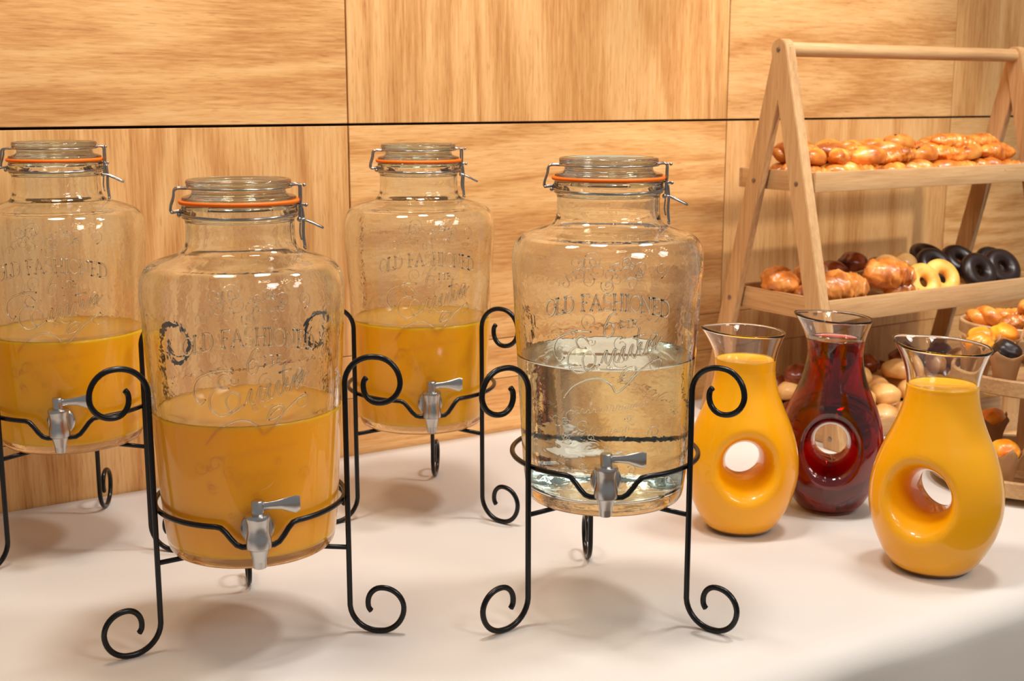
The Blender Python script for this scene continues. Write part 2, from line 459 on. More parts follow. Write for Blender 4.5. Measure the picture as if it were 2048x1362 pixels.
# ------------------------------------------------------------------ stroke lettering
def arcpts(cx, cy, rx, ry, a0, a1, n=10):
    return [(cx + rx * math.cos(math.radians(a0 + (a1 - a0) * i / n)), cy + ry * math.sin(math.radians(a0 + (a1 - a0) * i / n))) for i in range(n + 1)]
def ser(x, y, w=.16): return [(x - w, y), (x + w, y)]
GL = {
 'O': (0.85, [arcpts(.42, .5, .40, .5, 0, 360, 20)]),
 'L': (0.70, [[(.15, 0), (.15, 1)], [(0, 0), (.62, 0), (.62, .22)], ser(.15, 1)]),
 'D': (0.85, [[(.15, 0), (.15, 1)], [(0, 1), (.35, 1)] + arcpts(.35, .5, .42, .5, 90, -90, 12) + [(0, 0)]]),
 'F': (0.70, [[(.15, 0), (.15, 1)], ser(.15, 0), [(0, 1), (.62, 1), (.62, .8)], [(.15, .52), (.45, .52)]]),
 'A': (0.90, [[(.08, 0), (.42, 1), (.76, 0)], [(.2, .35), (.64, .35)], ser(.08, 0, .12), ser(.76, 0, .12)]),
 'S': (0.72, [arcpts(.34, .75, .26, .25, 30, 270, 10) + arcpts(.34, .25, .28, .25, 90, -150, 10)]),
 'H': (0.90, [[(.15, 0), (.15, 1)], [(.7, 0), (.7, 1)], [(.15, .5), (.7, .5)], ser(.15, 0, .12), ser(.15, 1, .12), ser(.7, 0, .12), ser(.7, 1, .12)]),
 'I': (0.40, [[(.18, 0), (.18, 1)], ser(.18, 0), ser(.18, 1)]),
 'N': (0.90, [[(.12, 0), (.12, 1), (.7, 0), (.7, 1)], ser(.12, 0, .12), ser(.7, 1, .12), [(0, 1), (.12, 1)]]),
 'E': (0.72, [[(.15, 0), (.15, 1)], [(0, 1), (.6, 1), (.6, .82)], [(0, 0), (.62, 0), (.62, .2)], [(.15, .52), (.45, .52)]]),
 'T': (0.75, [[(.34, 0), (.34, 1)], [(0, .8), (0, 1), (.68, 1), (.68, .8)], ser(.34, 0)]),
 'R': (0.80, [[(.15, 0), (.15, 1)], [(0, 1), (.35, 1)] + arcpts(.35, .76, .24, .24, 90, -90, 8) + [(.15, .52)], [(.35, .52), (.7, 0)], ser(.15, 0)]),
 '6': (0.80, [[(.62, .92), (.45, 1), (.25, .85), (.08, .45), (.12, .15), (.32, 0), (.55, .1), (.62, .32), (.5, .55), (.3, .58), (.14, .42)]]),
 ' ': (0.5, []),
}
def word_paths(txt, xc, zc, h, width=None, arch=0.0, slant=0.0):
    total = sum(GL[c][0] for c in txt)
    sx = (width / total) if width else h
    x = xc - total * sx / 2; out = []
    for c in txt:
        wd, st = GL[c]
        for s in st:
            pts = []
            for (px, pz) in s:
                X = x + px * sx; u = (X - xc) / (total * sx / 2)
                pts.append((X + slant * pz * h, zc + pz * h - h / 2 - arch * u * u))
            out.append(pts)
        x += wd * sx
    return out
def script_E():
    S = 0.0102
    P = []
    P.append(catmull([(1.6, 5.4, 0), (-.5, 5.3, 0), (-3.0, 4.2, 0), (-3.7, 2.4, 0), (-2.9, .9, 0), (-2.1, 1.5, 0)], 6))
    P.append(catmull([(1.2, 4.0, 0), (.4, 4.8, 0), (-.4, 4.0, 0), (.1, 3.0, 0), (1.0, 3.1, 0), (-.6, 3.0, 0), (-1.5, 1.8, 0), (-1.4, .2, 0), (0, -.6, 0), (1.8, .4, 0), (2.2, 1.9, 0), (1.3, 2.6, 0), (.5, 1.4, 0), (1.2, -.2, 0), (2.8, .8, 0)], 6))
    x = 3.0; z = 1.0; seq = []
    for k in range(7):   # running letters
        seq += [(x, z, 0), (x + .45, z + 1.5, 0), (x + .75, z + 1.7, 0), (x + .55, z + .4, 0), (x + .85, z - .1, 0)]
        x += 1.15; z += .28
    P.append(catmull(seq, 4))
    P.append(catmull([(8.0, 6.0, 0), (7.8, 4.6, 0), (7.9, 3.0, 0), (8.6, 2.9, 0)], 5)); P.append(catmull([(7.2, 4.7, 0), (8.9, 5.0, 0)], 2))
    P.append(catmull([(9.4, 3.2, 0), (10.2, 4.2, 0), (10.6, 4.8, 0), (9.9, 4.9, 0), (9.6, 3.8, 0), (10.2, 3.1, 0), (11.4, 4.4, 0)], 5))
    # flourish under the word
    P.append(catmull([(-2.2, -4.4, 0), (-.5, -2.4, 0), (2.2, -1.2, 0), (4.2, -2.0, 0), (5.0, -3.2, 0), (6.2, -2.4, 0), (8.2, -.2, 0), (10.4, 1.2, 0), (11.4, 1.0, 0)], 6))
    P.append(catmull([(5.6, -1.4, 0), (6.2, .1, 0), (7.6, .3, 0), (7.2, -.9, 0)], 6, closed=True))
    P.append(catmull([(6.0, -.9, 0), (6.7, -.2, 0), (7.2, -.1, 0)], 3))
    s = 0.0082
    return [[((p[0] - 3.8) * s, (p[1]) * s * 0.95) for p in q] for q in P]
def lettering_mesh(rfun):
    paths = []
    for p in word_paths('OLD FASHIONED', 0.0, 0.246, 0.0175, 0.144, 0.012): paths.append((p, 0.0011))
    for p in word_paths('6', 0.001, 0.221, 0.027, 0.016, 0, 0.15): paths.append((p, 0.0012))
    for p in word_paths('LTR', 0.023, 0.222, 0.008, 0.020): paths.append((p, 0.0007))
    for p in script_E(): paths.append(([(x - .0, z + 0.171) for x, z in p], 0.0011))
    # lower scrolled relief lines
    rnd = random.Random(4)
    for zc, wd in ((0.125, .085), (0.100, .05)):
        x = -wd / 2; seq = []
        while x < wd / 2:
            hh = rnd.uniform(.003, .008)
            seq += [(x, zc + x * .12, 0), (x + .0025, zc + hh + x * .12, 0), (x + .0045, zc + hh * .6 + x * .12, 0), (x + .0035, zc + .0005 + x * .12, 0)]
            x += .0065
        paths.append(([(q[0], q[1]) for q in catmull(seq, 3)], 0.00035))
    # leafy relief all round the words
    for k in range(46):
        x0 = rnd.uniform(-.062, .062); z0 = rnd.choice([rnd.uniform(.262, .29), rnd.uniform(.16, .29), rnd.uniform(.05, .12)])
        if abs(z0 - .246) < .016: continue
        R0 = rnd.uniform(.004, .010); a0 = rnd.uniform(0, 360); sg = rnd.choice((-1, 1))
        pts = [(x0 + R0 * (1 - t * .75) * math.cos(math.radians(a0 + sg * 420 * t)), z0 + R0 * (1 - t * .75) * math.sin(math.radians(a0 + sg * 420 * t))) for t in np.linspace(0, 1, 16)]
        paths.append((pts, 0.0005))
    V, F = [], []
    for p, r in paths:
        P3 = []
        for (x, z) in p:
            R_ = rfun(z); a = x / R_
            P3.append(Vector((R_ * math.sin(a), -R_ * math.cos(a), z)))
        # densify
        Q = [P3[0]]
        for a_, b_ in zip(P3, P3[1:]):
            d = (b_ - a_).length; k = max(1, int(d / 0.004))
            for i in range(1, k + 1):
                v = a_.lerp(b_, i / k); rr = rfun(v.z); h = math.hypot(v.x, v.y)
                v.x *= rr / h; v.y *= rr / h
                if (v - Q[-1]).length > 1e-5: Q.append(v)
        if len(Q) > 1: add_tube(V, F, Q, r, 6)
    return mesh_from(V, F)

# ------------------------------------------------------------------ drink dispenser jars
def jar_profile(kn=1.0):
    o = [(0, .004), (.060, .003), (.084, 0), (.090, .003), (.0925, .010), (.0935, .018), (.096, .040), (.098, .070), (.1005, .115), (.1035, .170), (.1065, .220),
         (.1085, .258), (.1092, .270), (.1092, .282), (.1080, .291), (.1045, .300), (.097, .3075), (.086, .3120), (.075, .3155)]
    nk = [(.067, .3185), (.0615, .323), (.0590, .329), (.0583, .340), (.0583, .350), (.0595, .3535), (.0618, .3555), (.0622, .360), (.0618, .366), (.0605, .3685), (.0585, .3695)]
    nk = [(r * kn, z) for r, z in nk]
    t = .0048
    inn = [(.0555 * kn, .3690), (.0540 * kn, .3660), (.0535 * kn, .352), (.0535 * kn, .334), (.0555 * kn, .326), (.061 * kn, .3185), (.074, .3115), (.0855, .3072), (.095, .3030),
           (.1005, .2955), (.1035, .286), (.1042, .272), (.1037, .258), (.1017, .220), (.0987, .170), (.0957, .115), (.0932, .070), (.0912, .040), (.0885, .022), (.083, .0145), (.06, .0125), (0, .0125)]
    return o, nk, inn
def interp_r(prof, z):
    prof = sorted(prof, key=lambda p: p[1])
    for (r0, z0), (r1, z1) in zip(prof, prof[1:]):
        if z0 <= z <= z1 and z1 > z0: return r0 + (r1 - r0) * (z - z0) / (z1 - z0)
    return prof[-1][0]
def smooth_prof(p, n=3):
    c = catmull([(r, z, 0) for r, z in p], n)
    return [(max(0.0, v.x), v.y) for v in c]
TAP_Z = 0.047
def make_tap():
    bp = [(0, -.036), (.0062, -.036), (.0070, -.0355), (.0074, -.029), (.0075, -.0275), (.0105, -.016), (.0128, -.0145), (.0132, -.010), (.0126, -.004), (.0112, .003), (.0118, .011), (.0130, .016), (.0132, .0185), (.0122, .0205), (.0080, .0212), (0, .0212)]
    body = lathe(bp, 40, angle=40)
    stem = lathe([(0, .018), (.0066, .018), (.0068, .0335), (.0058, .0348), (0, .0350)], 32, angle=40)
    V, F = [], []
    # lever blade, flat flared
    bm = bmesh.new()
    secs = [(.004, .0045, .0030), (.012, .0042, .0026), (.022, .0052, .0024), (.031, .0078, .0024), (.037, .0092, .0024), (.0415, .0072, .0020)]
    rows = []
    for (x, hz, hy) in secs:
        zc = .028 + x * .10 - (hz - .0042) * .45
        rows.append([bm.verts.new((x, hy * math.cos(a), zc + hz * math.sin(a))) for a in np.linspace(0, 2 * PI, 13)[:-1]])
    for A_, B_ in zip(rows, rows[1:]):
        for i in range(12): bm.faces.new((A_[i], A_[(i + 1) % 12], B_[(i + 1) % 12], B_[i]))
    bm.faces.new(rows[0][::-1]); bm.faces.new(rows[-1])
    lever = bm_mesh(bm, True, 50)
    collar = transform(lathe([(0, 0), (.0165, 0), (.0172, .001), (.0172, .0035), (.0155, .0055), (.0085, .0060), (.0080, .020), (0, .020)], 40, angle=40), Matrix.Rotation(PI / 2, 4, 'X'))
    nut = transform(lathe([(0, -.012), (.012, -.012), (.0125, -.011), (.0125, -.006), (0, -.006)], 6, angle=20), Matrix.Rotation(PI / 2, 4, 'X'))
    return body, stem, lever, collar, nut
TAP = make_tap()
def make_clasp(kn):
    k = kn
    V, F = [], []
    for sy in (-1, 1):
        y = .009 * sy
        add_tube(V, F, catmull([(-.053 * k, y, .3855), (-.0665 * k, y, .3848), (-.0690 * k, y, .376), (-.0722 * k, y * .9, .366), (-.0712 * k, y * .8, .3612), (-.061 * k, y * .8, .3625)], 4), .0014, 7)
    add_tube(V, F, [(-.0712 * k, -.010, .3612), (-.0712 * k, .010, .3612)], .0016, 8)
    add_tube(V, F, [(-.064 * k, -.010, .3585), (-.064 * k, .010, .3585)], .0022, 8)
    hinge = mesh_from(V, F)
    V, F = [], []
    for sy in (-1, 1):
        y = .009 * sy
        add_tube(V, F, catmull([(.050 * k, y, .3865), (.0640 * k, y, .3872), (.0655 * k, y, .378), (.0650 * k, y, .366), (.0645 * k, y, .352)], 4), .0013, 7)
        add_tube(V, F, catmull([(.0665 * k, y * .6, .3655), (.0680 * k, y * .6, .352), (.0675 * k, y * .6, .336), (.0688 * k, y * .6, .3215)], 4), .0013, 7)
        add_ball(V, F, (.0688 * k, y * .6, .3205), .0016)
    add_tube(V, F, [(.0655 * k, -.011, .3872), (.0655 * k, .011, .3872)], .0013, 8)
    add_tube(V, F, [(.059 * k, -.004, .3670), (.0705 * k, -.012, .3665)], .0014, 8); add_ball(V, F, (.0705 * k, -.012, .3665), .0021)
    add_ball(V, F, (.0625 * k, -.010, .3515), .0026); add_ball(V, F, (.0690 * k, -.011, .3872), .0019)
    add_tube(V, F, [(.061 * k, -.011, .3515), (.069 * k, -.011, .3515)], .0015, 8)
    add_tube(V, F, catmull([(.064 * k, -.009, .350), (.063 * k, -.010, .338), (.0645 * k, -.011, .330)], 4), .0009, 6)
    latch = mesh_from(V, F)
    V, F = [], []
    for sy in (-1, 1):
        add_tube(V, F, catmull([(.0665 * k, .006 * sy, .3515), (.076 * k, .006 * sy, .3475), (.0885 * k, .0045 * sy, .3415)], 4), .0015, 7)
    add_tube(V, F, [(.0885 * k, -.0045, .3415), (.0885 * k, .0045, .3415)], .0014, 8)
    lev = mesh_from(V, F)
    bandpts = [(.0628 * k * math.cos(a), .0628 * k * math.sin(a), .3600 - .0035 * math.cos(2 * a + PI) * 0 - .0030 * abs(math.sin(a))) for a in np.linspace(0, 2 * PI, 73)[:-1]]
    band = tube_mesh([bandpts], .0014, 7, True)
    top = tube_mesh([[(.0560 * k * math.cos(a), .0560 * k * math.sin(a), .3858) for a in np.linspace(0, 2 * PI, 73)[:-1]]], .0010, 7, True)
    return hinge, latch, lev, band, top
def make_jar(label, x, y, zb, az, level, liquid, lmat, kr=1.0, kz=1.0, kn=1.0):
    """level: liquid height above the jar base in the jar's own units"""
    t = thing('drink_dispenser', label, 'drink dispenser', (x, y, zb), math.radians(az), 'glass clip-lid drink dispensers with taps')
    t.scale = (kr, kr, kz)
    o, nk, inn = jar_profile(kn)
    out = smooth_prof(o + nk); ins = smooth_prof(inn)
    link('glass_body', lathe(out + ins, 128), M['glass'], t)
    # liquid
    e = .0006
    li = [(r + e, z) for r, z in sorted(inn, key=lambda p: p[1]) if r > 0.01 and z < level - .004]
    R = interp_r([(r, z) for r, z in inn if r > .05], level) + e
    body = [(0, .0120)] + [(li[0][0], .0120)] + li[1:] + [(R, level - .0015), (R - .0001, level + .0006), (R - .0025, level - .0002), (R - .006, level - .0006), (R * .6, level - .0006), (0, level - .0006)]
    if lmat is not M['water']:   # opaque juice wets the wall: it reaches the outer skin of the thin glass
        po = smooth_prof([p for p in o if p[1] >= .010 and p[0] > .08], 4)
        ro = lambda z: interp_r(po, z) + .00015
        zs_ = np.linspace(.0125, level, 40)
        body = [(0, .0122), (ro(.0125) - .004, .0122)] + [(ro(z), z) for z in zs_] + [(ro(level) - .0015, level + .0010), (ro(level) - .0040, level - .0002), (ro(level) * .6, level - .0008), (0, level - .0008)]
    link(liquid, lathe(body, 128), lmat, t)
    rf = lambda z: interp_r([p for p in o if p[0] > .08], z) - 0.0001
    link('embossed_lettering', lettering_mesh(rf), M['glass_em'], t)['kind'] = 'stuff'
    # lid: plug, flange, raised disc
    lid = smooth_prof([(0, .3635), (.050, .3635), (.0520, .365), (.0525, .3722), (.0600, .3728), (.0612, .3745), (.0600, .3765), (.0540, .3780), (.0505, .3800), (.0503, .3850), (.0545, .3872), (.0558, .3885), (.0562, .3915), (.0550, .3938), (.051, .3940), (.046, .3918), (.02, .3905), (0, .3905)], 3)
    link('glass_lid', lathe([(r * kn, z) for r, z in lid], 96), M['glass_clear'], t)
    sl = [(.0560, .3694), (.0612, .3690), (.0634, .3692), (.0644, .3708), (.0644, .3720), (.0634, .3734), (.0600, .3732), (.0560, .3728)]
    link('rubber_seal', lathe([(r * kn, z) for r, z in sl], 96, closed=True), M['seal'], t)
    hinge, latch, lev, band, top = make_clasp(kn)
    c = link('wire_clasp', band, M['steel'], t)
    link('lid_wire', top, M['steel'], c); link('hinge', hinge, M['steel'], c); link('latch', latch, M['steel'], c); link('latch_lever', lev, M['steel'], c)
    body_, stem, lever, collar, nut = TAP
    rw = interp_r([p for p in o if p[0] > .08], TAP_Z)
    c = link('tap', body_, M['tap'], t, (0, -rw - .020, TAP_Z))
    link('tap_stem', stem, M['tap'], c); link('tap_lever', lever, M['tap'], c, (0.002, 0, 0), (0, 0, math.radians(-8)))
    link('tap_collar', collar, M['tap'], t, (0, -rw + .0003, TAP_Z))
    if lmat is M['water']: link('tap_nut', nut, M['tap'], t, (0, -rw + .0, TAP_Z))
    return t
RP = 0.1150; WR = 0.0033
def leg_path(zt, short=None):
    def rad(th, ks):
        for (a, ra), (b_, rb) in zip(ks, ks[1:]):
            if a <= th <= b_: u = (th - a) / (b_ - a); u = u * u * (3 - 2 * u) * .5 + u * .5; return ra + (rb - ra) * u
        return ks[-1][1]
    kb = [(0, .037), (90, .029), (180, .0275), (270, .022), (360, .0150), (395, .0125)]
    cz = .029 + WR; cr = RP + .037
    bot = []
    for th in range(0, 396, 9):
        r = rad(th, kb); a = math.radians(180 + th)
        bot.append((cr + r * math.cos(a), cz + r * math.sin(a)))
    ct = zt - .029 - WR
    top = []
    for th in range(0, 396, 9):
        r = rad(th, kb); a = math.radians(180 - th)
        top.append((cr + r * math.cos(a), ct + r * math.sin(a)))
    mid = [(RP, cz + (ct - cz) * k / 10) for k in range(1, 10)]
    if short: return bot[::-1] + [(RP, cz + (short - cz) * k / 5) for k in range(1, 5)] + [(RP - .001, short - .002), (RP - .005, short), (RP - .012, short)]
    return bot[::-1] + mid + top
def make_stand(label, x, y, az, legs, zb, zr, zt, kr=1.0):
    """az: where the tap is; legs: azimuths (degrees from the camera side, + to the right)."""
    t = thing('wire_stand', label, 'stand', (x, y, 0), 0, 'black scrolled wire stands under the dispensers')
    t.scale = (kr, kr, 1)
    for i, a in enumerate(legs):
        A = math.radians(a); dx, dy = math.sin(A), -math.cos(A)
        link('leg', tube_mesh([[(r * dx, r * dy, z) for r, z in leg_path(zt, zb - WR * .9 if i == 2 else None)]], WR, 10), M['wire'], t)
    rr = RP - WR * 1.9
    pts = []
    for k in range(120):
        a = 2 * PI * k / 120; d = (math.degrees(a - math.radians(az)) + 180) % 360 - 180
        z = zr - 0.006 * math.cos(a - math.radians(az)) * 0
        ad = abs(d)
        dip = 1.0 if ad < 9 else (0.0 if ad > 23 else 0.5 + 0.5 * math.cos(PI * (ad - 9) / 14))
        r_ = rr + 0.002 * dip
        pts.append((r_ * math.sin(a), -r_ * math.cos(a), z - .021 * dip - .004 * (1 + math.cos(math.radians(d))) * 0.5))
    link('ring', tube_mesh([pts], WR * .92, 10, True), M['wire'], t)
    zz = zb - WR * .9 - .0002
    V, F = [], []
    for a in legs:
        A = math.radians(a)
        add_tube(V, F, [(0, 0, zz), (math.sin(A) * RP, -math.cos(A) * RP, zz)], WR * .9, 8)
    link('base_bars', mesh_from(V, F), M['wire'], t)
    return t
JARS = [
 # name,   x,      y,    zb,   az,  level, liquid, mat, kr, kz, kn, legs, zr, zt
 ('left', -0.5900, 1.655, .1455, 11.5, .149, 'orange_juice', M['oj'], .985, 1.0, .95, (-32, 72, 184), .199, .312),
 ('front', -0.2920, 1.364, .104, 15.0, .154, 'orange_juice', M['oj_pale'], 1.0, 1.03, .99, (-56, 84, 195), .160, .322),
 ('back', -0.1325, 1.815, .129, 11.0, .1520, 'orange_juice', M['oj'], .98, 1.02, .96, (-52, 53, 176), .186, .312),
 ('water', 0.1090, 1.443, .135, -3.4, .170, 'water', M['water'], 1.0, 1.0, 1.0, (-52, 52, 184), .190, .309),
]
LBL = {
 'left': ('glass dispenser of orange juice at the far left, cut by the frame, lid clip closed', 'black scrolled wire stand under the juice dispenser at the far left'),
 'front': ('large glass dispenser of pale orange juice nearest the camera, left of centre', 'black scrolled wire stand nearest the camera, under the front juice dispenser'),
 'back': ('glass dispenser of orange juice standing behind, second from the right', 'black scrolled wire stand under the rear juice dispenser, behind the others'),
 'water': ('glass dispenser half full of clear water, beside the carafes', 'black scrolled wire stand under the water dispenser'),
}
for (nm, x, y, zb, az, lv, lq, lm, kr, kz, kn, legs, zr, zt) in JARS:
    make_jar(LBL[nm][0], x, y, zb, az, lv, lq, lm, kr, kz, kn)
    make_stand(LBL[nm][1], x, y, az, legs, zb, zr, zt, .955 if nm == 'front' else kr)

# ------------------------------------------------------------------ carafes with a hole through the belly
CP = [(0, .0015), (.030, .001), (.040, .000), (.046, .004), (.056, .014), (.0665, .030), (.0765, .052), (.0825, .075), (.0838, .092), (.0825, .110), (.0775, .132), (.069, .155), (.059, .176), (.0505, .197), (.0455, .216), (.0437, .230)]
CN = [(.0437, .230), (.0445, .243), (.0475, .258), (.0522, .272), (.0565, .2825)]
HZ = 0.104
def carafe_field(lo, hi, step):
    xs = np.arange(lo[0], hi[0] + step, step); ys = np.arange(lo[1], hi[1] + step, step); zs = np.arange(lo[2], hi[2] + step, step)
    X, Y, Z = np.meshgrid(xs, ys, zs, indexing='ij')
    c = catmull([(r, z, 0) for r, z in CP[1:]], 6)
    zz = np.array([p.y for p in c]); rr = np.array([p.x for p in c]); o = np.argsort(zz)
    zz, rr = zz[o], rr[o]
    zz = np.concatenate([zz, [.26]]); rr = np.concatenate([rr, [.0437 + 0.0]])
    R = np.interp(Z, zz, rr)
    flat = 1.0 + 0.16 * np.clip(1 - np.abs(Z - .095) / .10, 0, 1) ** 1.0 * 1.0   # belly is flatter front to back
    flat = 1.0 + 0.16 * 0.5 * (1 - np.cos(np.pi * np.clip(1 - np.abs(Z - .095) / .115, 0, 1)))
    body = (np.sqrt(X ** 2 + (Y * flat) ** 2 + 1e-12) - R) * 0.95
    body = np.maximum(body, 0.0 - Z)
    rh = np.sqrt((X * 0.98) ** 2 + (Z - HZ) ** 2)
    hole = (0.0252 + 4.8 * Y ** 2) - rh
    k = 0.012
    h = np.clip(0.5 - 0.5 * (body - hole) / k, 0, 1)
    # smooth max
    f = body * (1 - h) + hole * h + k * h * (1 - h)
    near = np.clip((Z - .012) / .02, 0, 1)
    f = np.where(Z < .012, np.maximum(body, hole), f) * 1.0
    g = np.gradient(f, step)
    gn = np.sqrt(g[0] ** 2 + g[1] ** 2 + g[2] ** 2)
    return xs, ys, zs, f / np.clip(gn, 0.5, 4)
def surface_nets(xs, ys, zs, f):
    s = f < 0
    nx, ny, nz = f.shape
    acc = np.zeros((nx - 1, ny - 1, nz - 1, 3)); cnt = np.zeros((nx - 1, ny - 1, nz - 1))
    corners = [(i, j, k) for i in (0, 1) for j in (0, 1) for k in (0, 1)]
    sub = lambda A, c: A[c[0]:nx - 1 + c[0], c[1]:ny - 1 + c[1], c[2]:nz - 1 + c[2]]
    for a in range(8):
        for b_ in range(a + 1, 8):
            ca, cb = corners[a], corners[b_]
            if sum(abs(p - q) for p, q in zip(ca, cb)) != 1: continue
            fa, fb = sub(f, ca), sub(f, cb)
            cr = (fa < 0) != (fb < 0)
            t = np.where(cr, fa / np.where(cr, fa - fb, 1), 0)
            for d in range(3): acc[..., d] += np.where(cr, ca[d] + t * (cb[d] - ca[d]), 0)
            cnt += cr
    act = cnt > 0
    idx = -np.ones(act.shape, int); idx[act] = np.arange(act.sum())
    I = np.argwhere(act)
    st = np.array([xs[1] - xs[0], ys[1] - ys[0], zs[1] - zs[0]])
    V = np.array([xs[0], ys[0], zs[0]]) + (I + acc[act] / cnt[act][:, None]) * st
    F = []
    for d in range(3):
        e0 = [slice(1, n - 1) for n in f.shape]; e0[d] = slice(0, f.shape[d] - 1)
        e1 = list(e0); e1[d] = slice(1, f.shape[d])
        A, B = s[tuple(e0)], s[tuple(e1)]
        ch = np.argwhere(A != B)
        base = ch + np.array([1 if q != d else 0 for q in range(3)])
        sign = A[tuple(ch.T)]
        u, v = [(1, 2), (2, 0), (0, 1)][d]
        U = np.zeros(3, int); U[u] = 1; Vv = np.zeros(3, int); Vv[v] = 1
        q = [idx[tuple((base - U - Vv).T)], idx[tuple((base - Vv).T)], idx[tuple(base.T)], idx[tuple((base - U).T)]]
        q = np.stack(q, 1)
        q[~sign] = q[~sign][:, ::-1]
        F += q.tolist()
    return V, F
STEP = 0.0027
FX = carafe_field((-.092, -.092, -.008), (.092, .092, .236), STEP)
def carafe_body(offset, zcut, zfloor=None, ztop_ring=None, seg=64):
    """closed surface of the body at an inward offset, opened at zcut with a ring of `seg` verts"""
    xs, ys, zs, f = FX
    ff = f + offset
    ff = ff.copy()
    if zfloor is not None:
        Z = zs[None, None, :]
        ff = np.maximum(ff, (zfloor - Z) * np.ones_like(ff))
    # close box borders
    ff[0], ff[-1], ff[:, 0], ff[:, -1], ff[:, :, 0] = .01, .01, .01, .01, .01
    V, F = surface_nets(xs, ys, zs, ff)
    bm = bmesh.new()
    vs = [bm.verts.new(v) for v in V]
    for q in F:
        try: bm.faces.new([vs[i] for i in q])
        except ValueError: pass
    for _ in range(2):
        bmesh.ops.smooth_vert(bm, verts=[v for v in bm.verts if v.co.z > .012], factor=0.35, use_axis_x=True, use_axis_y=True, use_axis_z=True)
    g = bmesh.ops.bisect_plane(bm, geom=bm.verts[:] + bm.edges[:] + bm.faces[:], plane_co=(0, 0, zcut), plane_no=(0, 0, 1), clear_outer=True)
    loop = [v for v in bm.verts if abs(v.co.z - zcut) < 1e-6]
    return bm, loop
def rim_shape(p):
    """pour the rim: a lip to the left, the rim dips towards it"""
    x, y, z = p
    k = max(0.0, (z - .240) / .0425)
    if k > 0:
        a = math.atan2(y, x); lip = math.exp(-((abs(a) - PI) / .55) ** 2)
        x -= 0.011 * lip * k ** 1.6
        z += k * (-0.0045 * math.cos(a) + 0.003 * lip + 0.10 * 0 + 0.0010 * math.cos(a)) - k * 0.05 * (0)
        z += k * k * (0.006 * math.cos(a + PI) * -0.2)
        y *= 1 - 0.10 * lip * k
    return (x, y, z)
def join_rings(bm, loop, prof, seg=64, cap=False, flip=False):
    # ring verts of the neck, then bridge from the cut loop
    rows = []
    for (r, z) in prof:
        rows.append([bm.verts.new(rim_shape((r * math.cos(2 * PI * i / seg), r * math.sin(2 * PI * i / seg), z))) for i in range(seg)])
    for A_, B_ in zip(rows, rows[1:]):
        for i in range(seg): bm.faces.new((A_[i], A_[(i + 1) % seg], B_[(i + 1) % seg], B_[i]))
    # stitch loop to rows[0] by angle
    ang = lambda v: math.atan2(v.co.y, v.co.x) % (2 * PI)
    L = sorted(loop, key=ang); K = sorted(rows[0], key=ang)
    i = j = 0; nl, nk = len(L), len(K)
    al = [ang(v) for v in L] + [ang(L[0]) + 2 * PI]; ak = [ang(v) for v in K] + [ang(K[0]) + 2 * PI]
    while i < nl or j < nk:
        if j >= nk or (i < nl and al[i + 1] <= ak[j + 1]):
            try: bm.faces.new((L[i], L[(i + 1) % nl], K[j % nk]))
            except ValueError: pass
            i += 1
        else:
            try: bm.faces.new((L[i % nl], K[(j + 1) % nk], K[j]))
            except ValueError: pass
            j += 1
    return rows[-1]
def prof_necks(t):
    c = catmull([(r, z, 0) for r, z in CN], 4)
    return [(p.x - t, p.y) for p in c]
def circ(loop, r):
    for v in loop:
        h = math.hypot(v.co.x, v.co.y); v.co.x *= r / h; v.co.y *= r / h
def make_carafe_meshes():
    T = 0.0026
    zc = .2295
    bm1, l1 = carafe_body(0.0, zc); circ(l1, .0437)
    top1 = join_rings(bm1, l1, prof_necks(0.0)[0:])
    me1 = bpy.data.meshes.new('a'); 
    bm2, l2 = carafe_body(T, zc, 0.0075); circ(l2, .0437 - T)
    top2 = join_rings(bm2, l2, [(r, z) for r, z in prof_necks(T)])
    # bring both into one bmesh
    bmesh.ops.recalc_face_normals(bm1, faces=bm1.faces)
    def arrays(bm):
        bm.verts.index_update(); return [v.co.copy() for v in bm.verts], [[v.index for v in f.verts] for f in bm.faces]
    V1, F1 = arrays(bm1); t1 = [v.index for v in top1]
    V2, F2 = arrays(bm2); t2 = [v.index for v in top2]
    n = len(V1); V = V1 + V2; F = F1 + [[i + n for i in f] for f in F2]
    # rounded rim between the two top rings
    R = len(V)
    for a_, b_ in zip(t1, t2):
        V.append((V1[a_] + V2[b_]) / 2 + Vector((0, 0, .0016)))
    S = len(t1)
    for i in range(S):
        j = (i + 1) % S
        F.append([t1[i], t1[j], R + j, R + i]); F.append([R + i, R + j, t2[j] + n, t2[i] + n])
    me = mesh_from(V, F); bm = bmesh.new(); bm.from_mesh(me); bmesh.ops.recalc_face_normals(bm, faces=bm.faces)
    gm = bm_mesh(bm, True)
    # juice: just inside the inner skin, closed at its level
    def juice_mesh(level, JO):
        bm3, l3 = carafe_body(JO, zc if level > zc else level, 0.0060)
        if level > zc:
            circ(l3, .0437 - JO)
            pr = [(r, z) for r, z in prof_necks(JO) if z < level] 
            last = pr[-1]
            pr = pr + [(last[0], level)] if level - last[1] > .001 else pr
            top = join_rings(bm3, l3, pr)
        else:
            top = sorted(l3, key=lambda v: math.atan2(v.co.y, v.co.x))
        c = Vector((0, 0, 0))
        inner = [bm3.verts.new((v.co.x * .94, v.co.y * .94, v.co.z - .0012)) for v in top]
        n_ = len(top)
        for i in range(n_): bm3.faces.new((top[i], top[(i + 1) % n_], inner[(i + 1) % n_], inner[i]))
        bm3.faces.new(inner)
        return bm_mesh(bm3, True)
    return gm, juice_mesh
T_IN = 0.0022
CARG, JM = make_carafe_meshes()
